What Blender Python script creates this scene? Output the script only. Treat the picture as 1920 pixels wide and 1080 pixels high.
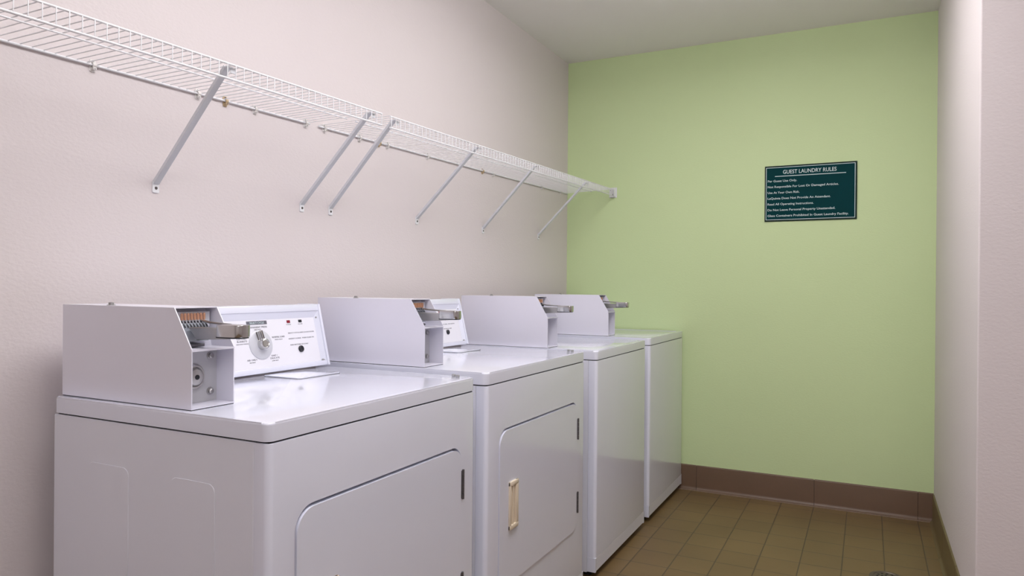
import bpy, bmesh, math, random
from mathutils import Vector, Matrix

random.seed(4)
for o in list(bpy.data.objects):
    bpy.data.objects.remove(o)
scene = bpy.context.scene
COL = scene.collection

# ------------------------------------------------------------------ camera
cam_d = bpy.data.cameras.new('camera')
cam_d.sensor_width = 36.0
cam_d.lens = 1329.78 / 1920.0 * 36.0
cam_d.clip_start = 0.02
cam = bpy.data.objects.new('camera', cam_d)
COL.objects.link(cam)
F = Vector((-0.449049, 0.893505, -0.002038))
RT = Vector((0.893469, 0.449050, 0.008232))
UP = Vector((-0.008270, -0.001876, 0.999964))
m = Matrix.Identity(4)
for i in range(3):
    m[i][0] = RT[i]; m[i][1] = UP[i]; m[i][2] = -F[i]
m[0][3], m[1][3], m[2][3] = 0.0, 0.0, 1.174
cam.matrix_world = m
scene.camera = cam

# ------------------------------------------------------------------ world, exposure
world = bpy.data.worlds.new('world')
world.use_nodes = True
world.node_tree.nodes['Background'].inputs[0].default_value = (0.9, 0.93, 1.0, 1)
world.node_tree.nodes['Background'].inputs[1].default_value = 0.02
scene.world = world
scene.view_settings.view_transform = 'Standard'
scene.view_settings.look = 'None'
scene.view_settings.gamma = 1.0
scene.view_settings.use_curve_mapping = False
scene.view_settings.exposure = 0.0

LAMP_COL = (1.0, 0.972, 0.985)
# ceiling lamps, the last one added as fill behind the camera: (x, y, emission strength of the diffuser)
LAMPS = [(-0.45, 1.10, 8.6), (-0.50, 2.52, 6.8), (0.60, -0.85, 10.0)]

# ------------------------------------------------------------------ room numbers
XL, XR, XF = -1.712, 0.305, 2.5
YB, YJ, YN = 4.178, 2.627, -2.2
ZC = 2.59

# ------------------------------------------------------------------ materials
def srgb(r, g, b):
    def f(c):
        c /= 255.0
        return c / 12.92 if c <= 0.04045 else ((c + 0.055) / 1.055) ** 2.4
    return (f(r), f(g), f(b), 1.0)

def mat(name, col, rough=0.5, metal=0.0, coat=0.0, emis=None, strength=0.0, spec=None):
    M = bpy.data.materials.new(name)
    M.use_nodes = True
    b = M.node_tree.nodes['Principled BSDF']
    b.inputs['Base Color'].default_value = col
    b.inputs['Roughness'].default_value = rough
    b.inputs['Metallic'].default_value = metal
    b.inputs['Coat Weight'].default_value = coat
    b.inputs['Coat Roughness'].default_value = 0.05
    if spec is not None:
        b.inputs['Specular IOR Level'].default_value = spec
    if emis:
        b.inputs['Emission Color'].default_value = emis
        b.inputs['Emission Strength'].default_value = strength
    return M

def mottled(name, c1, c2, scale, rough, bump_scale=0, bump=0.0, coat=0.0, metal=0.0, dist=0.001):
    """noise-mottled paint with an optional fine bump"""
    M = mat(name, c1, rough, metal, coat)
    nt = M.node_tree; N = nt.nodes; L = nt.links
    b = N['Principled BSDF']
    tc = N.new('ShaderNodeTexCoord')
    no = N.new('ShaderNodeTexNoise'); no.inputs['Scale'].default_value = scale
    no.inputs['Detail'].default_value = 4
    mx = N.new('ShaderNodeMix'); mx.data_type = 'RGBA'
    mx.inputs['A'].default_value = c1; mx.inputs['B'].default_value = c2
    L.new(tc.outputs['Object'], no.inputs['Vector'])
    L.new(no.outputs['Fac'], mx.inputs['Factor'])
    L.new(mx.outputs['Result'], b.inputs['Base Color'])
    if bump:
        n2 = N.new('ShaderNodeTexNoise'); n2.inputs['Scale'].default_value = bump_scale
        n2.inputs['Detail'].default_value = 3
        mp = N.new('ShaderNodeMapping'); mp.inputs['Scale'].default_value = (1, 1, 1.7)
        bp = N.new('ShaderNodeBump'); bp.inputs['Strength'].default_value = bump
        bp.inputs['Distance'].default_value = dist
        L.new(tc.outputs['Object'], mp.inputs['Vector'])
        L.new(mp.outputs['Vector'], n2.inputs['Vector'])
        L.new(n2.outputs['Fac'], bp.inputs['Height'])
        L.new(bp.outputs['Normal'], b.inputs['Normal'])
    return M

M_WALL = mottled('wall_paint', (0.72, 0.66, 0.665, 1), (0.70, 0.645, 0.645, 1), 1.6, 0.7, 95, 0.35, dist=0.002)
M_GREEN = mottled('green_paint', (0.63, 0.78, 0.42, 1), (0.65, 0.79, 0.44, 1), 1.4, 0.65, 95, 0.3, dist=0.002)
M_CEIL = mottled('ceiling_paint', (0.87, 0.85, 0.84, 1), (0.85, 0.83, 0.81, 1), 2.0, 0.85, 60, 0.25, dist=0.002)
M_ENAMEL = mottled('white_enamel', (0.78, 0.80, 0.91, 1), (0.765, 0.785, 0.90, 1), 5, 0.13, 420, 0.02, coat=0.5, dist=0.0003)
M_SIDE = mottled('side_enamel', (0.78, 0.79, 0.87, 1), (0.76, 0.775, 0.86, 1), 5, 0.34, 420, 0.03, coat=0.15, dist=0.0004)
M_CASE = mottled('case_enamel', (0.80, 0.79, 0.88, 1), (0.78, 0.775, 0.87, 1), 6, 0.34, 500, 0.05, coat=0.1, dist=0.0004)
M_PANEL = mat('panel_white', (0.84, 0.84, 0.90, 1), 0.3, coat=0.2)
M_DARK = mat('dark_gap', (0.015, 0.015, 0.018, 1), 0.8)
M_BLACK = mat('black_plastic', (0.012, 0.013, 0.02, 1), 0.35)
M_INK = mat('grey_ink', (0.13, 0.13, 0.16, 1), 0.6)
M_RED = mat('red_plastic', (0.25, 0.01, 0.03, 1), 0.3)
M_CHROME = mottled('chrome', (0.62, 0.62, 0.62, 1), (0.52, 0.52, 0.51, 1), 60, 0.16, metal=1.0)
M_STEEL = mottled('brushed_steel', (0.50, 0.49, 0.48, 1), (0.42, 0.42, 0.42, 1), 90, 0.36, metal=1.0)
M_COPPER = mottled('copper_coin', (0.80, 0.46, 0.30, 1), (0.66, 0.34, 0.22, 1), 80, 0.35, metal=0.6)
M_LOCK = mottled('lock_metal', (0.55, 0.54, 0.54, 1), (0.48, 0.47, 0.47, 1), 60, 0.3, metal=0.45)
M_PLATE = mat('lock_plate_shade', (0.56, 0.56, 0.58, 1), 0.4)  # case colour greyed, with the shade of the lock recess put in
M_CHUTE = mat('chute_shade', (0.36, 0.39, 0.44, 1), 0.35)  # darker grey carries the shadow behind the coin slide
M_LABEL = mat('label_paper', (0.62, 0.62, 0.68, 1), 0.5)
M_HINGE = mottled('hinge_metal', (0.20, 0.20, 0.22, 1), (0.12, 0.12, 0.14, 1), 120, 0.4, metal=0.8)
M_ALMOND = mat('almond_plastic', (0.76, 0.66, 0.52, 1), 0.4)
M_CLEAR = mat('frosted_dial', (0.62, 0.63, 0.68, 1), 0.28, coat=0.3)
M_WIRE = mat('white_vinyl', (0.82, 0.83, 0.86, 1), 0.35)
M_BRACE = mottled('painted_steel', (0.72, 0.74, 0.78, 1), (0.68, 0.70, 0.74, 1), 30, 0.3)
M_CLIP = mat('clip_plastic', (0.78, 0.76, 0.74, 1), 0.35)
M_TAN = mat('tan_plastic', (0.55, 0.42, 0.25, 1), 0.4)
M_SCREW = mat('screw', (0.12, 0.11, 0.11, 1), 0.4, metal=0.7)
M_SIGN = mottled('sign_green', (0.0015, 0.040, 0.042, 1), (0.002, 0.046, 0.056, 1), 9, 0.55)
M_SIGN.node_tree.nodes['Principled BSDF'].inputs['Specular IOR Level'].default_value = 0.06
M_SIGNE = mat('sign_edge', (0.006, 0.024, 0.016, 1), 0.5, spec=0.2)
M_LETTER = mat('sign_letters', (0.62, 0.74, 0.74, 1), 0.5)
M_CAULK = mottled('cove_grout', (0.26, 0.18, 0.14, 1), (0.20, 0.14, 0.10, 1), 25, 0.8)
M_BASE = mottled('cove_tile', (0.155, 0.088, 0.052, 1), (0.125, 0.075, 0.042, 1), 7, 0.42, 60, 0.15)
M_BASE2 = mottled('olive_cove_tile', (0.16, 0.115, 0.05, 1), (0.13, 0.092, 0.04, 1), 7, 0.42, 60, 0.15)
M_GROUT = mottled('dark_grout', (0.045, 0.026, 0.018, 1), (0.03, 0.02, 0.014, 1), 40, 0.9)
M_DRAIN = mottled('drain_metal', (0.20, 0.16, 0.13, 1), (0.14, 0.11, 0.09, 1), 60, 0.45, metal=0.7)

def floor_material():
    M = mat('quarry_tile', (0.2, 0.15, 0.08, 1), 0.42)
    nt = M.node_tree; N = nt.nodes; L = nt.links
    b = N['Principled BSDF']
    tc = N.new('ShaderNodeTexCoord')
    mp = N.new('ShaderNodeMapping'); mp.vector_type = 'POINT'
    mp.inputs['Location'].default_value = (0.254 + 0.1625 * 40, -3.27 + 0.16 * 60, 0)
    br = N.new('ShaderNodeTexBrick')
    br.offset = 0.0; br.squash = 1.0
    br.inputs['Scale'].default_value = 1.0
    br.inputs['Brick Width'].default_value = 0.1625
    br.inputs['Row Height'].default_value = 0.16
    br.inputs['Mortar Size'].default_value = 0.0028
    br.inputs['Mortar Smooth'].default_value = 0.4
    br.inputs['Bias'].default_value = 0.0
    br.inputs['Color1'].default_value = (0.185, 0.118, 0.050, 1)
    br.inputs['Color2'].default_value = (0.165, 0.104, 0.044, 1)
    br.inputs['Mortar'].default_value = (0.085, 0.055, 0.035, 1)
    L.new(tc.outputs['Object'], mp.inputs['Vector'])
    L.new(mp.outputs['Vector'], br.inputs['Vector'])
    no = N.new('ShaderNodeTexNoise'); no.inputs['Scale'].default_value = 3.0; no.inputs['Detail'].default_value = 6
    L.new(tc.outputs['Object'], no.inputs['Vector'])
    rp = N.new('ShaderNodeValToRGB')
    rp.color_ramp.elements[0].position = 0.3; rp.color_ramp.elements[0].color = (0.88, 0.88, 0.88, 1)
    rp.color_ramp.elements[1].position = 0.7; rp.color_ramp.elements[1].color = (1.1, 1.1, 1.1, 1)
    L.new(no.outputs['Fac'], rp.inputs['Fac'])
    mx = N.new('ShaderNodeMix'); mx.data_type = 'RGBA'; mx.blend_type = 'MULTIPLY'
    mx.inputs['Factor'].default_value = 1.0
    L.new(br.outputs['Color'], mx.inputs['A']); L.new(rp.outputs['Color'], mx.inputs['B'])
    L.new(mx.outputs['Result'], b.inputs['Base Color'])
    n3 = N.new('ShaderNodeTexNoise'); n3.inputs['Scale'].default_value = 25.0
    L.new(tc.outputs['Object'], n3.inputs['Vector'])
    ad = N.new('ShaderNodeMath'); ad.operation = 'MULTIPLY_ADD'
    ad.inputs[1].default_value = -1.0
    L.new(br.outputs['Fac'], ad.inputs[0])
    sc = N.new('ShaderNodeMath'); sc.operation = 'MULTIPLY'; sc.inputs[1].default_value = 0.25
    L.new(n3.outputs['Fac'], sc.inputs[0]); L.new(sc.outputs[0], ad.inputs[2])
    bp = N.new('ShaderNodeBump'); bp.inputs['Strength'].default_value = 0.5; bp.inputs['Distance'].default_value = 0.002
    L.new(ad.outputs[0], bp.inputs['Height']); L.new(bp.outputs['Normal'], b.inputs['Normal'])
    return M
M_FLOOR = floor_material()

# ------------------------------------------------------------------ helpers
def finish(bm, name, material, parent=None, smooth=True, angle=35):
    bmesh.ops.recalc_face_normals(bm, faces=bm.faces[:])
    me = bpy.data.meshes.new(name)
    bm.to_mesh(me); bm.free()
    mats = material if isinstance(material, (list, tuple)) else [material]
    for mm in mats:
        me.materials.append(mm)
    if smooth:
        for p in me.polygons:
            p.use_smooth = True
        me.set_sharp_from_angle(angle=math.radians(angle))
    o = bpy.data.objects.new(name, me)
    COL.objects.link(o)
    if parent is not None:
        o.parent = parent
        o.matrix_parent_inverse = Matrix.Identity(4)
        wl = Vector(parent.location)
        pp = parent.parent
        while pp is not None:
            wl += Vector(pp.location); pp = pp.parent
        # geometry is written in world coordinates; shift it into the parent's frame
        me.transform(Matrix.Translation(-wl))
    return o

def thing(name, label, cat, loc, group=None):
    o = bpy.data.objects.new(name, None)
    COL.objects.link(o)
    o.empty_display_size = 0.1
    o.location = loc
    o['label'] = label; o['category'] = cat
    if group:
        o['group'] = group
    return o

def tag(o, label, cat, group=None):
    o['label'] = label; o['category'] = cat
    if group:
        o['group'] = group
    return o

def struct(o):
    o['kind'] = 'structure'
    return o

def box(bm, x0, x1, y0, y1, z0, z1, r=0.0, seg=2, mi=0):
    r_ = bmesh.ops.create_cube(bm, size=1.0)
    vs = r_['verts']
    for v in vs:
        v.co.x = x0 if v.co.x < 0 else x1
        v.co.y = y0 if v.co.y < 0 else y1
        v.co.z = z0 if v.co.z < 0 else z1
    fs = set()
    es = set()
    for v in vs:
        fs.update(v.link_faces); es.update(v.link_edges)
    for f in fs:
        f.material_index = mi
    if r > 0:
        bmesh.ops.bevel(bm, geom=list(es), offset=r, segments=seg, profile=0.5, affect='EDGES')

def place(axis, a, p, q_):
    if axis == 'x': return (a, p, q_)
    if axis == 'y': return (p, a, q_)
    return (p, q_, a)

def prism(bm, pts, axis, a0, a1, bevel=0.0, seg=3, end=1, both=False):
    """extrude a 2-D outline; bevel rounds the rim of the a1 end (both: both ends)"""
    v0 = [bm.verts.new(place(axis, a0, *p)) for p in pts]
    v1 = [bm.verts.new(place(axis, a1, *p)) for p in pts]
    n = len(pts)
    f0 = bm.faces.new(v0[::-1]); f1 = bm.faces.new(v1)
    for i in range(n):
        j = (i + 1) % n
        bm.faces.new((v0[i], v0[j], v1[j], v1[i]))
    if bevel > 0:
        es = list(f1.edges) + (list(f0.edges) if both else [])
        bmesh.ops.bevel(bm, geom=es, offset=bevel, segments=seg, profile=0.5, affect='EDGES', clamp_overlap=True)

def rrect(a0, a1, b0, b1, r, n=6):
    rs = r if isinstance(r, (list, tuple)) else [r] * 4     # corners: (a0,b0),(a1,b0),(a1,b1),(a0,b1)
    pts = []
    cs = [(a0 + rs[0], b0 + rs[0], 180, rs[0]), (a1 - rs[1], b0 + rs[1], 270, rs[1]),
          (a1 - rs[2], b1 - rs[2], 0, rs[2]), (a0 + rs[3], b1 - rs[3], 90, rs[3])]
    for cx, cy, s, rr in cs:
        for k in range(n + 1):
            t = math.radians(s + 90.0 * k / n)
            pts.append((cx + rr * math.cos(t), cy + rr * math.sin(t)))
    return pts

def frame_of(d):
    d = d.normalized()
    u = d.cross(Vector((0, 0, 1)))
    if u.length < 1e-4:
        u = d.cross(Vector((1, 0, 0)))
    u.normalize()
    return u, d.cross(u).normalized()

def tube(bm, path, r, n=8, caps=True):
    path = [Vector(p) for p in path]
    rings = []
    for i, p in enumerate(path):
        a = path[max(i - 1, 0)]; b = path[min(i + 1, len(path) - 1)]
        u, w = frame_of(b - a)
        if rings and u.dot(pu) < 0:
            u, w = -u, -w
        pu = u
        rings.append([bm.verts.new(p + (u * math.cos(2 * math.pi * k / n) + w * math.sin(2 * math.pi * k / n)) * r) for k in range(n)])
    for A, B in zip(rings, rings[1:]):
        for k in range(n):
            bm.faces.new((A[k], A[(k + 1) % n], B[(k + 1) % n], B[k]))
    if caps:
        bm.faces.new(rings[0][::-1]); bm.faces.new(rings[-1])

def disc_stack(bm, c, axis_dir, prof, n=32):
    """lathe: prof = [(radius, height along axis)]"""
    c = Vector(c); d = Vector(axis_dir).normalized(); u, w = frame_of(d)
    rings = []
    for r, h in prof:
        if r < 1e-6:
            rings.append([bm.verts.new(c + d * h)])
        else:
            rings.append([bm.verts.new(c + d * h + (u * math.cos(2 * math.pi * k / n) + w * math.sin(2 * math.pi * k / n)) * r) for k in range(n)])
    for A, B in zip(rings, rings[1:]):
        for k in range(n):
            a0, a1 = A[k % len(A)], A[(k + 1) % len(A)]
            b0, b1 = B[k % len(B)], B[(k + 1) % len(B)]
            vs = []
            for v in (a0, a1, b1, b0):
                if v not in vs:
                    vs.append(v)
            if len(vs) > 2:
                bm.faces.new(vs)
    if len(rings[0]) > 1: bm.faces.new(rings[0][::-1])
    if len(rings[-1]) > 1: bm.faces.new(rings[-1])

def obox(bm, o, ex, ey, ez, a0, a1, b0, b1, c0, c1, r=0.0, seg=2):
    """box in a slanted frame"""
    o = Vector(o)
    r_ = bmesh.ops.create_cube(bm, size=1.0)
    es = set()
    for v in r_['verts']:
        a = a0 if v.co.x < 0 else a1; b = b0 if v.co.y < 0 else b1; c = c0 if v.co.z < 0 else c1
        v.co = o + ex * a + ey * b + ez * c
        es.update(v.link_edges)
    if r > 0:
        bmesh.ops.bevel(bm, geom=list(es), offset=r, segments=seg, profile=0.5, affect='EDGES')

def lettering(bm, s, height, origin, ex, ey, width=None, align='L', lift=0.0004, bold=0.0):
    """flat solid letters; height = cap height, width = optional full width of the line"""
    cu = bpy.data.curves.new('letters', 'FONT')
    cu.body = s; cu.size = 1.0; cu.extrude = 0.01; cu.offset = bold
    cu.resolution_u = 3
    ob = bpy.data.objects.new('letters', cu)
    COL.objects.link(ob)
    dg = bpy.context.evaluated_depsgraph_get()
    me = bpy.data.meshes.new_from_object(ob.evaluated_get(dg))
    xs = [v.co.x for v in me.vertices]
    x0, x1 = min(xs), max(xs)
    sy = height / 0.70
    sx = sy if width is None else width / (x1 - x0)
    W = (x1 - x0) * sx
    off = {'L': 0.0, 'C': -W / 2, 'R': -W}[align]
    ex = Vector(ex); ey = Vector(ey); ez = ex.cross(ey)
    o = Vector(origin)
    vs = []
    for v in me.vertices:
        vs.append(bm.verts.new(o + ex * ((v.co.x - x0) * sx + off) + ey * (v.co.y * sy) + ez * (lift * (1 if v.co.z > 0 else 0.0))))
    for p in me.polygons:
        try:
            bm.faces.new([vs[i] for i in p.vertices])
        except ValueError:
            pass
    bpy.data.objects.remove(ob); bpy.data.curves.remove(cu); bpy.data.meshes.remove(me)

def carve(o, cutter):
    """cut with a boolean and bake the result; the cutter is removed"""
    md = o.modifiers.new('cut', 'BOOLEAN'); md.operation = 'DIFFERENCE'; md.object = cutter; md.solver = 'EXACT'
    bpy.context.view_layer.update()
    dg = bpy.context.evaluated_depsgraph_get()
    me = bpy.data.meshes.new_from_object(o.evaluated_get(dg))
    o.modifiers.clear()
    o.data = me
    bpy.data.objects.remove(cutter)
    for p in me.polygons: p.use_smooth = True
    me.set_sharp_from_angle(angle=math.radians(35))

# ------------------------------------------------------------------ room shell
T = 0.12
def slab(name, x0, x1, y0, y1, z0, z1, material, r=0.0):
    bm = bmesh.new(); box(bm, x0, x1, y0, y1, z0, z1, r)
    return struct(finish(bm, name, material))

slab('floor', XL - T, XF + T, YN - T, YB + T, -T, 0.0, M_FLOOR)
slab('ceiling', XL - T, XF + T, YN - T, YB + T, ZC, ZC + T, M_CEIL)
slab('wall_left', XL - T, XL, YN - T, YB + T, 0.0, ZC, M_WALL)
slab('wall_back', XL, XR, YB, YB + T, 0.0, ZC, M_GREEN)
bm = bmesh.new()
prism(bm, [(XR, YJ + 0.006)] + [(XR + 0.006 - 0.006 * math.cos(t), YJ + 0.006 - 0.006 * math.sin(t)) for t in (0.39, 0.78, 1.18)] +
      [(XR + 0.006, YJ), (XF, YJ), (XF, YB + T), (XR, YB + T)], 'z', 0.0, ZC)
struct(finish(bm, 'wall_right', M_WALL))
slab('wall_east', XF, XF + T, YN - T, YB + T, 0.0, ZC, M_WALL)
slab('wall_front', XL, XF, YN - T, YN, 0.0, ZC, M_WALL)

def baseboard(name, horizontal, segs, at, sgn, material):
    """cove base tiles along a wall; segs = list of (start, end)"""
    bm = bmesh.new()
    h = 0.142; t = 0.0075
    prof = [(0, 0), (t + 0.014, 0), (t + 0.008, 0.004), (t + 0.003, 0.010), (t, 0.02), (t, h - 0.006), (t * 0.75, h - 0.0015), (t * 0.35, h), (0, h)]
    for a, b in segs:
        pts = [(at + sgn * p[0], p[1]) for p in prof]
        prism(bm, pts, 'x' if horizontal else 'y', a, b)
    n0 = len(bm.faces)
    core = [(0, 0), (t + 0.006, 0), (t - 0.0012, 0.012), (t - 0.0012, h - 0.003), (0, h - 0.003)]
    prism(bm, [(at + sgn * p[0], p[1]) for p in core], 'x' if horizontal else 'y', segs[0][0], segs[-1][1])
    bm.faces.ensure_lookup_table()
    for f in bm.faces[n0:]:
        f.material_index = 1
    return struct(finish(bm, name, [material, M_GROUT], angle=50))

g = 0.0012
def cuts(*v):
    return [(a + g, b - g) for a, b in zip(v, v[1:])]
baseboard('baseboard_back', True, cuts(XL, -1.37, -0.885, -0.254, 0.235, XR), YB, -1, M_BASE)
baseboard('baseboard_left', False, cuts(YN, -1.7, -1.21, -0.72, -0.23, 0.26, 0.75, 1.24, 1.73, 2.22, 2.71, 3.2, 3.69, YB - 0.022), XL, 1, M_BASE)
baseboard('baseboard_right', False, cuts(YJ, 3.12, 3.61, YB - 0.022), XR, -1, M_BASE2)
baseboard('baseboard_front', True, cuts(XR - 0.02, 0.79, 1.28, 1.77, XF), YJ, -1, M_BASE2)
bm = bmesh.new()
box(bm, XL, XR, YB - 0.0335, YB - 0.0215, -0.002, 0.0025, 0.001, 1)
struct(finish(bm, 'trim_1', M_CAULK))

# ------------------------------------------------------------------ ceiling lamps
for k, (lx, ly, st) in enumerate(LAMPS):
    lab = ['surface-mounted fluorescent ceiling light above the clothes dryers', 'surface-mounted fluorescent ceiling light above the washing machines', 'added fill light on the ceiling behind the camera, out of view'][k]
    t = thing('ceiling_light', lab, 'light', (lx, ly, ZC), 'ceiling lights')
    W, Ln = 0.30, 0.60
    bm = bmesh.new()
    for (a0, a1, b0, b1) in ((-W - .03, -W, -Ln - .03, Ln + .03), (W, W + .03, -Ln - .03, Ln + .03), (-W, W, -Ln - .03, -Ln), (-W, W, Ln, Ln + .03)):
        box(bm, lx + a0, lx + a1, ly + b0, ly + b1, ZC - 0.016, ZC - 0.0005, 0.003, 1)
    finish(bm, 'frame', M_ENAMEL, t)
    bm = bmesh.new()
    box(bm, lx - W, lx + W, ly - Ln, ly + Ln, ZC - 0.115, ZC - 0.010, 0.025, 3)
    finish(bm, 'diffuser', mat('lamp_diffuser', (0.9, 0.9, 0.9, 1), 0.5, emis=(*LAMP_COL, 1), strength=st), t)

# ------------------------------------------------------------------ laundry machines
XREAR, XFRONT = -1.615, -0.970

def coin_case(root, y0, top, base):
    """sheet metal coin meter case standing at the left of the machine top"""
    ya, yb = y0 + 0.019, y0 + 0.125
    xf, xk, xr = -1.196, -1.248, -1.615
    zk = base + (top - base) * 0.588
    th = 0.0022
    side = [(xr, base), (xf, base), (xf, zk), (xk, top), (xr, top)]
    bm = bmesh.new()
    prism(bm, side, 'y', ya, ya + th)
    prism(bm, side, 'y', yb - th, yb)
    box(bm, xr, xk, ya + th, yb - th, top - th, top)                 # roof sheet
    box(bm, xr, xr + th, ya + th, yb - th, base, top - th)           # rear sheet
    box(bm, xr + th, xf, ya + th, yb - th, base, base + 0.003)       # floor sheet
    box(bm, -1.250, -1.247, ya + th, yb - th, base + 0.003, zk - 0.004)   # recessed lock plate
    box(bm, -1.262, xf, ya + th, yb - th, zk - 0.004, zk)            # ledge over the lock recess
    obox(bm, (-1.262, 0, zk), Vector((1, 0, 0)), Vector((0, 1, 0)), Vector((-0.25, 0, 1)).normalized(), -0.003, 0, ya + th, yb - th, 0, top - zk - 0.002)
    case = finish(bm, 'coin_case', M_CASE, root, angle=20)
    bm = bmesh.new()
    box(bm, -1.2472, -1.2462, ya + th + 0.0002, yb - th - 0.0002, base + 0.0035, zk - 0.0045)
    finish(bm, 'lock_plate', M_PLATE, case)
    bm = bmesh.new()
    box(bm, xr + 0.001, xf - 0.0006, ya + 0.0006, yb - 0.0006, base - 0.0016, base + 0.0001)  # dark strip drawn as the shadow line at the case base
    finish(bm, 'case_shadow_line', M_DARK, case)
    yc = (ya + yb) / 2
    dz = top - 1.125
    # lock with escutcheon
    bm = bmesh.new()
    zl = base + 0.058
    disc_stack(bm, (-1.247, yc - 0.008, zl), (1, 0, 0), [(0.0275, 0), (0.0275, 0.002), (0.0235, 0.0065), (0.021, 0.0065), (0.0185, 0.003), (0.0175, 0.0035), (0.0165, 0.011), (0.0135, 0.0125), (0, 0.0125)], 36)
    lk = finish(bm, 'lock', M_LOCK, case)
    bm = bmesh.new()
    disc_stack(bm, (-1.2347, yc - 0.008, zl), (1, 0, 0), [(0.0052, 0), (0.005, 0.0015), (0, 0.0015)], 20)
    finish(bm, 'keyhole', M_BLACK, case)
    for zb in (base + 0.099, base + 0.024):
        bm = bmesh.new()
        disc_stack(bm, (-1.247, yb - 0.0195, zb), (1, 0, 0), [(0.0085, 0), (0.0085, 0.0015), (0.006, 0.002), (0.006, 0.007), (0.004, 0.009), (0, 0.009)], 12)
        finish(bm, 'bolt', M_STEEL, case)
    # bolt on the roof
    bm = bmesh.new()
    disc_stack(bm, (-1.473, ya + 0.018, top), (0, 0, 1), [(0.009, 0), (0.009, 0.001), (0.0055, 0.002), (0.0055, 0.006), (0.003, 0.007), (0, 0.007)], 8)
    finish(bm, 'bolt', M_STEEL, case)
    # coin slide: chute block, tongue, handle
    slide_z0 = zk + 0.014
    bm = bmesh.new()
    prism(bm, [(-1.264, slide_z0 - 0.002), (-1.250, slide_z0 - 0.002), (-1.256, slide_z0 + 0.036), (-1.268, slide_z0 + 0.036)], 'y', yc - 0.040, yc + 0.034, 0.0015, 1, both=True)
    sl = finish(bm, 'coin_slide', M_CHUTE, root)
    bm = bmesh.new()
    box(bm, -1.262, -1.236, yc - 0.045, yc + 0.012, zk + 0.002, zk + 0.008, 0.001, 1)
    finish(bm, 'return_lip', M_HINGE, sl)
    bm = bmesh.new()
    prism(bm, [(-1.250, slide_z0 + 0.028), (-1.226, slide_z0 + 0.003), (-1.120, slide_z0 + 0.009), (-1.120, slide_z0 + 0.028)], 'y', yc - 0.018, yc + 0.012, 0.001, 1, both=True)
    finish(bm, 'tongue', M_STEEL, sl)
    bm = bmesh.new()
    tube(bm, [(-1.262, yc + 0.022, slide_z0 + 0.041), (-1.235, yc + 0.022, slide_z0 + 0.037), (-1.165, yc + 0.016, slide_z0 + 0.034)], 0.0026, 10)
    finish(bm, 'push_rod', M_STEEL, sl)
    bm = bmesh.new()
    prism(bm, rrect(-1.166, -1.104, yc - 0.021, yc + 0.016, [0.002, 0.012, 0.012, 0.002], 5), 'z', slide_z0 + 0.012, slide_z0 + 0.036, 0.0015, 2, both=True)
    finish(bm, 'handle', M_CHROME, sl)
    bm = bmesh.new()
    prism(bm, rrect(-1.168, -1.106, yc - 0.0205, yc + 0.0155, [0.002, 0.012, 0.012, 0.002], 5), 'z', slide_z0 + 0.0095, slide_z0 + 0.0122)
    finish(bm, 'handle_grip', M_BLACK, sl)
    # display of coins behind the slide
    bm = bmesh.new()
    box(bm, -1.2635, -1.2600, ya + 0.006, yb - 0.010, top - 0.042, top - 0.010)
    dsp = finish(bm, 'coin_display', M_LABEL, root)
    for k in range(8):
        yy = ya + 0.024 + k * 0.0078
        bm = bmesh.new()
        prism(bm, rrect(yy, yy + 0.0050, top - 0.0275, top - 0.0125, 0.0023, 3), 'x', -1.260, -1.2565, 0.001, 1)
        finish(bm, 'coin', M_COPPER, dsp)
    bm = bmesh.new()
    for k in range(8):
        yy = ya + 0.026 + k * 0.0078
        tube(bm, [(-1.259, yy, top - 0.029), (-1.258, yy + 0.001, top - 0.033), (-1.254, yy + 0.004, top - 0.039), (-1.252, yy + 0.004, top - 0.042)], 0.0015, 6)
    finish(bm, 'coin_teeth', M_BLACK, dsp)

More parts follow.
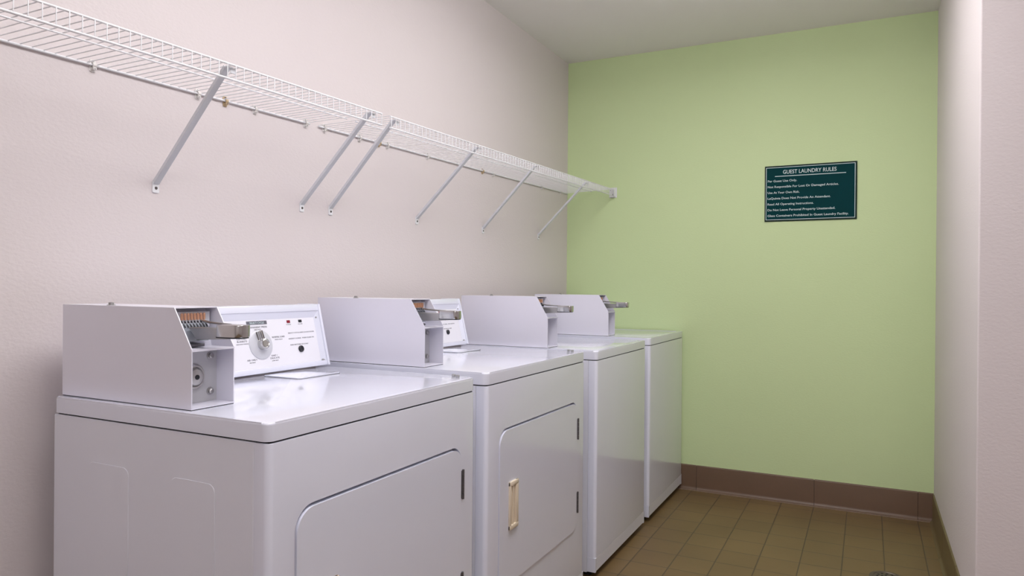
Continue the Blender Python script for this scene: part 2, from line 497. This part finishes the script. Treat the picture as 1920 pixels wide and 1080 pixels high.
def console(root, y0, y1, base, top, dryer):
    """slanted control console along the rear of the machine top"""
    ca, cb = y0 + 0.127, y1 - 0.002
    o = Vector((-1.487, 0, base)); t1 = Vector((-1.532, 0, top))
    ey = (t1 - o); H = ey.length; ey.normalize()
    ex = Vector((0, 1, 0)); n = ex.cross(ey)            # outward normal, towards +x
    def P(y, t, d=0.0):
        return Vector((o.x, 0, o.z)) + ex * y + ey * t + n * d
    bm = bmesh.new()
    # body behind the face
    prism(bm, [(-1.612, base), (o.x - 0.013, base), (t1.x - 0.013, top), (-1.612, top)], 'y', ca, cb)
    # frame bands
    obox(bm, o, ex, ey, n, ca, cb, 0.0, 0.015, -0.013, 0.0, 0.0015, 2)
    obox(bm, o, ex, ey, n, ca, cb, 0.170, H, -0.013, 0.001, 0.002, 2)
    obox(bm, o, ex, ey, n, ca, ca + 0.012, 0.015, 0.170, -0.013, 0.0, 0.001, 1)
    # sloped shade strip under the top band and inner side
    a = [P(ca + .012, 0.1705, -0.001), P(cb - .008, 0.1705, -0.001), P(cb - .008, 0.150, -0.0095), P(ca + .012, 0.150, -0.0095)]
    bm.faces.new([bm.verts.new(v) for v in a])
    a = [P(cb - .009, 0.170, -0.001), P(cb - .009, 0.015, -0.001), P(cb - .026, 0.015, -0.0095), P(cb - .026, 0.170, -0.0095)]
    bm.faces.new([bm.verts.new(v) for v in a])
    cs = finish(bm, 'console', M_ENAMEL, root, angle=25)
    bm = bmesh.new()
    prism(bm, [(-1.613, base), (o.x + 0.0035, base), (t1.x + 0.0035, top + 0.001), (-1.613, top + 0.001)], 'y', cb - 0.009, cb + 0.0005, 0.0015, 2, both=True)
    finish(bm, 'end_cap', M_ENAMEL, cs)
    bm = bmesh.new()
    obox(bm, o, ex, ey, n, ca + 0.012, cb - 0.024, 0.015, 0.152, -0.0125, -0.009)
    finish(bm, 'control_panel', M_PANEL, cs)
    for (yy, tt, s) in ((cb - 0.020, 0.016, 1.0), (cb - 0.012, 0.016, 0.8), (cb - 0.018, 0.150, 0.6)):
        bm = bmesh.new()
        disc_stack(bm, P(yy, tt, -0.006), n, [(0.0045 * s, 0), (0.0042 * s, 0.0025), (0, 0.003)], 10)
        finish(bm, 'screw', M_STEEL, cs)
    d = -0.009
    Y = lambda v: v - 0.951 + y0                 # positions read on the nearest dryer
    if True:
        # dial
        bm = bmesh.new()
        disc_stack(bm, P(Y(1.455), 0.081, d), n, [(0.0415, 0), (0.0415, 0.0015), (0.038, 0.0035), (0.014, 0.0045), (0, 0.0045)], 48)
        dial = finish(bm, 'timer_dial', M_CLEAR, cs)
        bm = bmesh.new()
        disc_stack(bm, P(Y(1.455), 0.081, d + 0.004), n, [(0.0155, 0), (0.0150, 0.012), (0.0135, 0.017), (0.011, 0.018), (0.0095, 0.0165), (0, 0.0165)], 32)
        kn = finish(bm, 'timer_knob', M_CHROME, cs)
        bm = bmesh.new()
        dirv = (ey * 0.97 + ex * (-0.18)).normalized()
        sdv = dirv.cross(n).normalized()
        obox(bm, P(Y(1.455), 0.081, d + 0.0045), dirv, sdv, n, 0.012, 0.036, -0.0065, 0.0065, 0, 0.009, 0.002, 2)
        finish(bm, 'knob_pointer', M_CHROME, cs)
        bm = bmesh.new()
        obox(bm, P(Y(1.455), 0.081, d + 0.0045), dirv, sdv, n, 0.014, 0.0345, -0.0012, 0.0012, 0.0088, 0.0096)
        finish(bm, 'pointer_mark', M_INK, cs)
        # indicator windows, start button, header plate
        bm = bmesh.new(); obox(bm, P(Y(1.5735), 0.142, d), ex, ey, n, -0.0065, 0.0065, -0.004, 0.004, 0, 0.0016, 0.0004, 1)
        finish(bm, 'red_window', M_RED, cs)
        bm = bmesh.new(); obox(bm, P(Y(1.6215), 0.142, d), ex, ey, n, -0.0065, 0.0065, -0.004, 0.004, 0, 0.0016, 0.0004, 1)
        finish(bm, 'black_window', M_BLACK, cs)
        bm = bmesh.new(); disc_stack(bm, P(Y(1.606), 0.058, d), n, [(0.0098, 0), (0.0095, 0.004), (0.008, 0.005), (0.0065, 0.0042), (0, 0.0042)], 24)
        finish(bm, 'start_button', M_BLACK, cs)
        bm = bmesh.new(); obox(bm, P(Y(1.453), 0.1435, d), ex, ey, n, -0.037, 0.037, -0.0052, 0.0052, 0, 0.0004)
        finish(bm, 'header_plate', M_INK, cs)
        bm = bmesh.new()
        lettering(bm, 'SELECT CYCLE', 0.0056, P(Y(1.453), 0.1405, d + 0.0005), ex, ey, 0.052, 'C', bold=0.01)
        finish(bm, 'header_letters', M_LETTER, cs, smooth=False)
        if dryer:
            L_ = [('PERMANENT PRESS', 1.453, .1285, .0050, .070), ('MED HEAT', 1.453, .1225, .0030, .024),
                  ('NORMAL LOAD', 1.525, .0970, .0048, .048), ('HIGH HEAT', 1.525, .0905, .0030, .030),
                  ('COTTONS /', 1.391, .0985, .0048, .034), ('BLANKETS', 1.391, .0915, .0048, .034), ('HIGH HEAT WHITES', 1.391, .0850, .0028, .042),
                  ('AIR ONLY', 1.416, .0380, .0048, .036), ('NO HEAT', 1.416, .0320, .0028, .020),
                  ('KNIT /', 1.499, .0445, .0048, .022), ('DELICATE', 1.499, .0375, .0048, .034), ('LOW HEAT', 1.499, .0310, .0028, .024),
                  ('POWER', 1.5735, .1320, .0024, .018), ('IN USE', 1.6215, .1320, .0024, .018),
                  ('SELECT CYCLE AND CLOSE DOOR', 1.6195, .1060, .0036, .108), ('INSERT COINS.  PUSH SLIDE IN', 1.6165, .0890, .0036, .104),
                  ('PUSH BUTTON TO START', 1.604, .0705, .0036, .074)]
        else:
            L_ = [('PERMANENT PRESS', 1.453, .1285, .0050, .070), ('NORMAL', 1.525, .0970, .0048, .048), ('COLD', 1.391, .0985, .0048, .034),
                  ('DELICATES', 1.499, .0375, .0048, .034), ('PUSH TO START', 1.604, .0705, .0036, .060)]
        for s, yy, tt, h, w in L_:
            bm = bmesh.new()
            lettering(bm, s, h, P(Y(yy), tt, d), ex, ey, w, 'C')
            finish(bm, 'printed_text', M_INK, cs, smooth=False)

def cabinet_front(root, y0, y1, ztop, door):
    """front panel that wraps round to a seam on the sides"""
    bm = bmesh.new()
    ya, yb = y0 + 0.0015, y1 - 0.0015
    zb = 0.084 if not door else 0.084
    prism(bm, rrect(-1.0065, XFRONT, ya, yb, [0.001, 0.013, 0.013, 0.001], 6), 'z', zb, ztop, 0.004, 3)
    fp = finish(bm, 'front_panel', M_ENAMEL, root)
    if door:
        da, db, dz0, dz1 = y0 + 0.069, y0 + 0.688, 0.268, 0.748
        if y1 - y0 > 0.77:
            da, db = y0 + 0.076, y0 + 0.706
        bm = bmesh.new()
        prism(bm, rrect(da, db, dz0, dz1, 0.048, 10), 'x', -0.990, -0.95)
        cut = finish(bm, 'cut', M_ENAMEL)
        carve(fp, cut)
        bm = bmesh.new()
        gp = 0.0026
        prism(bm, rrect(da + gp, db - gp, dz0 + gp, dz1 - 0.0065, 0.046, 10), 'x', -0.9815, -0.9665, 0.0050, 4)
        dr = finish(bm, 'door', M_ENAMEL, root)
        for (h0, h1) in ((0.604, 0.684), (0.330, 0.410)):
            bm = bmesh.new()
            L = (h1 - h0) / 5
            for k in range(5):
                tube(bm, [(-0.9655, db - 0.001, h0 + k * L + 0.0008), (-0.9655, db - 0.001, h0 + (k + 1) * L - 0.0008)], 0.0042, 10)
            box(bm, -0.969, -0.9655, db - 0.008, db + 0.006, h0 + 0.003, h1 - 0.003, 0.0005, 1)
            finish(bm, 'hinge', M_HINGE, dr)
        # recessed pull of almond plastic
        ha, hb, hz0, hz1 = da + 0.060, da + 0.118, 0.436, 0.582
        bm = bmesh.new()
        box(bm, -0.968, -0.9605, ha, ha + 0.009, hz0, hz1, 0.0018, 2)
        box(bm, -0.968, -0.9605, hb - 0.016, hb, hz0, hz1, 0.0018, 2)
        box(bm, -0.968, -0.9600, ha, hb, hz1 - 0.014, hz1, 0.0022, 2)
        box(bm, -0.968, -0.9600, ha, hb, hz0, hz0 + 0.014, 0.0022, 2)
        box(bm, -0.9675, -0.9655, ha + 0.004, hb - 0.004, hz0 + 0.004, hz1 - 0.004)
        box(bm, -0.967, -0.9615, ha + 0.022, ha + 0.026, hz0 + 0.012, hz1 - 0.012, 0.001, 1)
        finish(bm, 'door_handle', M_ALMOND, dr)
    return fp

def machine(kind, y0, y1, cap, case_top, label, group):
    name = 'clothes_dryer' if kind == 'dryer' else 'washing_machine'
    root = thing(name, label, 'dryer' if kind == 'dryer' else 'washing machine', (-1.29, (y0 + y1) / 2, 0), group)
    capb = cap - 0.0352
    ztop = capb - 0.0038
    # cabinet shell
    bm = bmesh.new()
    ya, yb = y0 + 0.0015, y1 - 0.0015
    box(bm, XREAR, -1.0075, ya, yb, 0.022, ztop, 0.0015, 1)
    cab = finish(bm, 'cabinet', M_SIDE, root)
    if kind == 'dryer':
        # pressed ribs in the side sheets
        for s, yy in ((-1, ya), (1, yb)):
            for (xa, xb) in ((-1.492, -1.360), (-1.232, -1.108)):
                out = rrect(xa, xb, 0.10, 0.792, 0.016, 5)
                bm = bmesh.new()
                if s < 0:
                    prism(bm, out, 'y', yy + 0.001, yy - 0.0009, 0.0008, 1)
                else:
                    prism(bm, out, 'y', yy - 0.001, yy + 0.0009, 0.0008, 1)
                finish(bm, 'pressed_rib', M_SIDE, cab, angle=15)
    # dark filler standing in for shade in the gap under the cap
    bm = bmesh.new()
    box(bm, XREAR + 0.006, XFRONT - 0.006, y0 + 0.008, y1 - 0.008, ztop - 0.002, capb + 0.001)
    finish(bm, 'gap_shade', M_DARK, root)
    # cap
    bm = bmesh.new()
    top_cap = cap
    prism(bm, rrect(XREAR + 0.004, XFRONT, y0, y1, [0.008, 0.017, 0.017, 0.008], 7), 'z', capb, top_cap, 0.006, 4)
    cp = finish(bm, 'top_cap', M_ENAMEL, root)
    if kind == 'dryer':
        # lint screen lid
        bm = bmesh.new()
        prism(bm, rrect(-1.480, -1.352, y0 + 0.484, y0 + 0.650, [0.002, 0.012, 0.012, 0.002], 5), 'z', cap, cap + 0.0032, 0.0012, 2)
        finish(bm, 'lint_lid', M_ENAMEL, root)
        bm = bmesh.new()
        prism(bm, rrect(-1.480, -1.3505, y0 + 0.4825, y0 + 0.6515, [0.002, 0.013, 0.013, 0.002], 5), 'z', cap - 0.001, cap + 0.0005)  # dark rim drawn as the thin shadow round the lid
        finish(bm, 'lid_shadow_line', M_DARK, root)
        for dx, dy in ((-0.062, 0.012), (-0.044, 0.020)):
            bm = bmesh.new()
            box(bm, XFRONT + dx - 0.006, XFRONT + dx + 0.004, y1 - dy - 0.004, y1 - dy + 0.003, cap, cap + 0.006, 0.001, 1)
            finish(bm, 'bumper', M_STEEL, root)
    else:
        # recessed wash lid between raised side rims
        bm = bmesh.new()
        prism(bm, rrect(-1.455, -0.992, y0 + 0.048, y1 - 0.048, 0.020, 6), 'z', cap - 0.005, cap + 0.02)
        carve(cp, finish(bm, 'cut', M_ENAMEL))
        bm = bmesh.new()
        prism(bm, rrect(-1.452, -0.995, y0 + 0.051, y1 - 0.051, 0.018, 6), 'z', cap - 0.0045, cap - 0.0005, 0.002, 2)
        finish(bm, 'wash_lid', M_ENAMEL, root)
    fp = cabinet_front(root, y0, y1, ztop, kind == 'dryer')
    # toe panel
    bm = bmesh.new()
    box(bm, -1.002, -0.9704, ya + 0.0118, yb - 0.0138, 0.030, 0.0828, 0.0008, 1)
    finish(bm, 'toe_panel', M_SIDE, root)
    for f0, f1 in ((yb - 0.013, yb), (ya, ya + 0.011)):
        bm = bmesh.new()
        box(bm, -1.0065, XFRONT, f0, f1, 0.026, 0.0838, 0.001, 1)
        finish(bm, 'corner_flange', M_ENAMEL, root)
    # levelling feet
    for fx in (XREAR + 0.05, -1.02):
        for fy in (y0 + 0.05, y1 - 0.05):
            bm = bmesh.new()
            disc_stack(bm, (fx, fy, 0), (0, 0, 1), [(0.018, 0), (0.018, 0.006), (0.012, 0.010), (0.007, 0.012), (0.007, 0.024)], 20)
            finish(bm, 'foot', M_BLACK, root)
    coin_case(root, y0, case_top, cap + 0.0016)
    console(root, y0, y1, cap + 0.0002 + (0.007 if kind == 'dryer' and y0 < 1.2 else 0.008), case_top - 0.012, kind == 'dryer')
    return root

machine('dryer', 0.951, 1.709, 0.922, 1.126,
        'white coin-operated clothes dryer nearest the camera, full side panel and dial showing', 'coin-operated clothes dryers')
machine('dryer', 1.776, 2.558, 0.9265, 1.133,
        'second white coin-operated dryer in the row, almond door handle in full view', 'coin-operated clothes dryers')
machine('washer', 2.695, 3.391, 0.917, 1.133,
        'white top-loading coin washer with plain front, between the dryer and last machine', 'top-loading washing machines')
machine('washer', 3.469, 4.166, 0.922, 1.134,
        'white top-loading coin washer farthest away, right against the green wall', 'top-loading washing machines')

# ------------------------------------------------------------------ wire shelves
XRR, XFR = -1.706, -1.402
zr = lambda y: 1.706 + 0.0175 * (y - 0.885)
zf = lambda y: 1.7045 + 0.0205 * (y - 0.75)
LIP = 0.037

def wire_shelf(ya, yb, label, rear_shift=0.0):
    root = thing('wire_shelf', label, 'shelf', (XRR, (ya + yb) / 2, zr((ya + yb) / 2)), 'ventilated wire shelves')
    n = int(round((yb - ya) / 0.0254))
    bm = bmesh.new()
    for i in range(n + 1):
        y = ya + (yb - ya) * i / n
        rz, fz = zr(y) + 0.0035, zf(y) + 0.0025
        tube(bm, [(XRR, y, rz), (XFR - 0.004, y, fz), (XFR + 0.0005, y, fz - 0.002), (XFR + 0.0018, y, fz - 0.006), (XFR + 0.0018, y, fz - LIP)], 0.00125, 6)
    finish(bm, 'deck_wires', M_WIRE, root)
    def rail(name, x, zfun, r, dz=0.0):
        bm = bmesh.new()
        tube(bm, [(x, ya - 0.004, zfun(ya) + dz), (x, yb + 0.004, zfun(yb) + dz)], r, 10)
        finish(bm, name, M_WIRE, root)
    rail('rear_rail', XRR, zr, 0.0030)
    rail('front_rail', XFR, zf, 0.0026, -0.001)
    rail('lip_rail', XFR - 0.001, zf, 0.0028, -LIP)
    f = 0.53
    rail('middle_rail', XRR + (XFR - XRR) * f, lambda y: zr(y) * (1 - f) + zf(y) * f, 0.0020, -0.0012)
    return root

wire_shelf(-0.35, 1.845, 'white wire shelf running off the left edge, above the nearest dryer')
wire_shelf(1.897, 4.160, 'white wire shelf ending at the green wall, above the farther machines')

# diagonal braces
def brace(yf, yt, zfoot, label):
    root = thing('shelf_bracket', label, 'bracket', (XL, yf, zfoot), 'diagonal brackets under the wire shelves')
    zt = zf(yt) - 0.007
    a = Vector((XL + 0.004, yf, zfoot + 0.004)); b = Vector((XFR - 0.014, yt, zt))
    d = (b - a).normalized()
    side = Vector((0, 1, 0)); side = (side - d * side.dot(d)).normalized()
    nn = d.cross(side).normalized()
    L = (b - a).length
    bm = bmesh.new()
    # shallow channel: web + two flanges
    hw = 0.0085
    for (c0, c1, h0, h1) in ((-hw, hw, -0.0012, 0.0012), (-hw, -hw + 0.0022, 0.0, 0.008), (hw - 0.0022, hw, 0.0, 0.008)):
        # taper flattening at the ends
        obox(bm, a, d, side, nn, 0.0, L, c0, c1, min(h0, h1), max(h0, h1), 0.0005, 1)
    finish(bm, 'strut', M_BRACE, root)
    bm = bmesh.new()
    prism(bm, rrect(yf - 0.0100, yf + 0.0100, zfoot - 0.020, zfoot + 0.012, 0.004, 4), 'x', XL + 0.0002, XL + 0.0035, 0.001, 1)
    finish(bm, 'foot_plate', M_WIRE, root)
    bm = bmesh.new()
    disc_stack(bm, (XL + 0.0035, yf, zfoot - 0.007), (1, 0, 0), [(0.0042, 0), (0.0036, 0.0015), (0, 0.0018)], 12)
    finish(bm, 'screw', M_SCREW, root)
    bm = bmesh.new()
    obox(bm, b, Vector((1, 0, 0)), Vector((0, 1, 0)), Vector((0, 0, 1)), -0.006, 0.0105, -0.009, 0.009, -0.0015, 0.0015, 0.0005, 1)
    obox(bm, b, Vector((1, 0, 0)), Vector((0, 1, 0)), Vector((0, 0, 1)), 0.0035, 0.0060, 0.004, 0.020, -0.012, 0.0015, 0.0005, 1)
    finish(bm, 'hook', M_BRACE, root)
    return root

BR = [(1.270, 1.247, 1.437, 'grey diagonal shelf bracket nearest the camera, foot highest at left'),
      (1.819, 1.805, 1.440, 'diagonal shelf bracket left of the gap between the two wire shelves'),
      (1.962, 1.933, 1.442, 'diagonal shelf bracket just right of the gap between the two wire shelves'),
      (2.502, 2.494, 1.454, 'white diagonal shelf bracket, fourth from the left under the wire shelving'),
      (3.078, 3.057, 1.456, 'white diagonal shelf bracket, second from the green wall'),
      (3.739, 3.732, 1.468, 'white diagonal shelf bracket nearest the green wall')]
for a in BR:
    brace(*a)

# wall clips holding the rear rail
def clip(y, mtl, label, tan=False):
    root = thing('shelf_clip', label, 'clip', (XL, y, zr(y)), 'tan clips on the shelf back rail' if tan else 'white clips on the shelf back rail')
    z = zr(y)
    bm = bmesh.new()
    prism(bm, rrect(y - 0.0075, y + 0.0075, z - 0.016, z + 0.014, 0.0035, 4), 'x', XL + 0.0002, XL + 0.0025, 0.0008, 1)
    # hook round the rail: an arc of small boxes swept over it
    pts = []
    for k in range(9):
        t = math.radians(-60 + 200 * k / 8)
        pts.append((XRR + 0.0052 * math.cos(t), z + 0.0052 * math.sin(t)))
    for (p0, p1) in zip(pts, pts[1:]):
        c = Vector((p0[0], y, p0[1])); e = Vector((p1[0] - p0[0], 0, p1[1] - p0[1]))
        ln = e.length; e.normalize()
        obox(bm, c, e, Vector((0, 1, 0)), e.cross(Vector((0, 1, 0))), -0.0004, ln + 0.0004, -0.005, 0.005, -0.0008, 0.0008)
    box(bm, XL + 0.002, XL + 0.012, y - 0.0045, y + 0.0045, z - 0.012, z - 0.0055, 0.001, 1)
    finish(bm, 'clip_body', mtl, root)
    bm = bmesh.new()
    disc_stack(bm, (XL + 0.0025, y, z + 0.0095), (1, 0, 0), [(0.0032, 0), (0.0028, 0.0012), (0, 0.0014)], 10)
    disc_stack(bm, (XL + 0.012, y, z - 0.0088), (1, 0, 0), [(0.0022, 0), (0.0018, 0.0008), (0, 0.001)], 10)
    finish(bm, 'screw', M_SCREW if tan else M_STEEL, root)

for y, tan, lab in [
    (1.095, 0, 'leftmost white wall clip on the shelf back rail'),
    (1.400, 0, 'white wall clip just left of the nearest shelf bracket'),
    (1.497, 1, 'tan wall clip just right of the nearest shelf bracket'),
    (1.611, 0, 'white wall clip first right of the nearest tan clip'),
    (1.832, 0, 'white wall clip at the right end of the left shelf'),
    (1.925, 0, 'white wall clip at the left end of the right shelf'),
    (2.118, 0, 'white wall clip between the two brackets beside the shelf gap'),
    (2.236, 1, 'tan wall clip above the foot of the third bracket, beside a white clip'),
    (2.290, 0, 'white wall clip touching the middle tan clip on its right'),
    (2.575, 0, 'white wall clip alone between the third and fourth brackets'),
    (3.065, 1, 'tan wall clip farthest from the camera, before the fifth bracket'),
    (3.175, 0, 'white wall clip just right of the farthest tan clip'),
    (3.773, 0, 'white wall clip beside the bracket nearest the green wall'),
    (4.060, 0, 'white wall clip closest to the green wall corner')]:
    clip(y, M_TAN if tan else M_CLIP, lab, tan)

# end bracket on the green wall
root = thing('end_bracket', 'small white plastic end bracket holding the shelf front on the green wall', 'bracket', (XFR, YB, zf(YB)))
bm = bmesh.new()
ze = zf(YB)
box(bm, XFR - 0.030, XFR + 0.018, YB - 0.0035, YB - 0.0003, ze - 0.050, ze + 0.012, 0.001, 1)
box(bm, XFR + 0.006, XFR + 0.010, YB - 0.026, YB - 0.003, ze - 0.046, ze + 0.010, 0.001, 1)
box(bm, XFR - 0.022, XFR + 0.010, YB - 0.026, YB - 0.003, ze - 0.048, ze - 0.043, 0.001, 1)
finish(bm, 'bracket_plate', M_WIRE, root)
bm = bmesh.new()
disc_stack(bm, (XFR - 0.022, YB - 0.0035, ze - 0.004), (0, -1, 0), [(0.003, 0), (0.0026, 0.0012), (0, 0.0014)], 10)
disc_stack(bm, (XFR - 0.008, YB - 0.0035, ze - 0.030), (0, -1, 0), [(0.003, 0), (0.0026, 0.0012), (0, 0.0014)], 10)
finish(bm, 'screw', M_SCREW, root)

# ------------------------------------------------------------------ rules sign
sx0, sx1, sz0, sz1 = -0.522, -0.058, 1.547, 1.855
root = thing('wall_sign', 'dark green guest laundry rules sign with white text on the green wall', 'sign', ((sx0 + sx1) / 2, YB, (sz0 + sz1) / 2))
bm = bmesh.new()
box(bm, sx0, sx1, YB - 0.006, YB - 0.0002, sz0, sz1, 0.001, 1)
finish(bm, 'sign_board', M_SIGNE, root)
bm = bmesh.new()
box(bm, sx0 + 0.007, sx1 - 0.007, YB - 0.0066, YB - 0.0059, sz0 + 0.008, sz1 - 0.008)
finish(bm, 'sign_face', M_SIGN, root)
bm = bmesh.new()
W, H = sx1 - sx0, sz1 - sz0
yl = YB - 0.0067
b0, b1, c0, c1 = sx0 + 0.0065, sx1 - 0.0085, sz0 + 0.0085, sz1 - 0.0085
lw = 0.0028
box(bm, b0, b0 + lw, yl - 0.0004, yl + 0.0002, c0, c1)
box(bm, b1 - lw, b1, yl - 0.0004, yl + 0.0002, c0, c1)
box(bm, b0 + lw, b1 - lw, yl - 0.0004, yl + 0.0002, c0, c0 + lw)
box(bm, b0 + lw, b1 - lw, yl - 0.0004, yl + 0.0002, c1 - lw, c1)
box(bm, sx0 + 0.115 * W, sx0 + 0.885 * W, yl - 0.0004, yl + 0.0002, sz1 - 0.196 * H, sz1 - 0.184 * H)
finish(bm, 'sign_border', M_LETTER, root, smooth=False)
bm = bmesh.new()
EX, EZ = (1, 0, 0), (0, 0, 1)
lettering(bm, 'GUEST LAUNDRY RULES', 0.021, (sx0 + 0.495 * W, yl, sz1 - 0.150 * H), EX, EZ, 0.580 * W, 'C', bold=0.008)
rows = [('Per Guest Use Only.', 0.325), ('Not Responsible For Lost Or Damaged Articles.', 0.775), ('Use At Your Own Risk.', 0.355),
        ('LaQuinta Does Not Provide An Attendant.', 0.690), ('Read All Operating Instructions.', 0.510),
        ('Do Not Leave Personal Property Unattended.', 0.740), ('Glass Containers Prohibited In Guest Laundry Facility.', 0.880)]
for k, (s, w) in enumerate(rows):
    zc = sz1 - (0.272 + 0.1040 * k) * H
    lettering(bm, s, 0.0118, (sx0 + 0.034 * W, yl, zc - 0.006), EX, EZ, w * W, 'L', bold=0.010)
finish(bm, 'sign_lettering', M_LETTER, root, smooth=False)

# ------------------------------------------------------------------ floor drain
DX, DY = 0.078, 3.268
root = thing('floor_drain', 'round metal floor drain cover set in the tiles at the bottom edge', 'drain', (DX, DY, 0))
bm = bmesh.new()
disc_stack(bm, (DX, DY, 0.0002), (0, 0, 1), [(0.066, 0), (0.066, 0.003), (0.062, 0.005), (0.052, 0.005), (0.050, 0.003), (0, 0.003)], 40)
finish(bm, 'drain_rim', M_DRAIN, root)
bm = bmesh.new()
for rr, nh in ((0.036, 12), (0.020, 7)):
    for k in range(nh):
        t = 2 * math.pi * k / nh
        disc_stack(bm, (DX + rr * math.cos(t), DY + rr * math.sin(t), 0.0033), (0, 0, 1), [(0.0048, 0), (0.0048, 0.0004)], 12)
finish(bm, 'drain_holes', M_DARK, root)
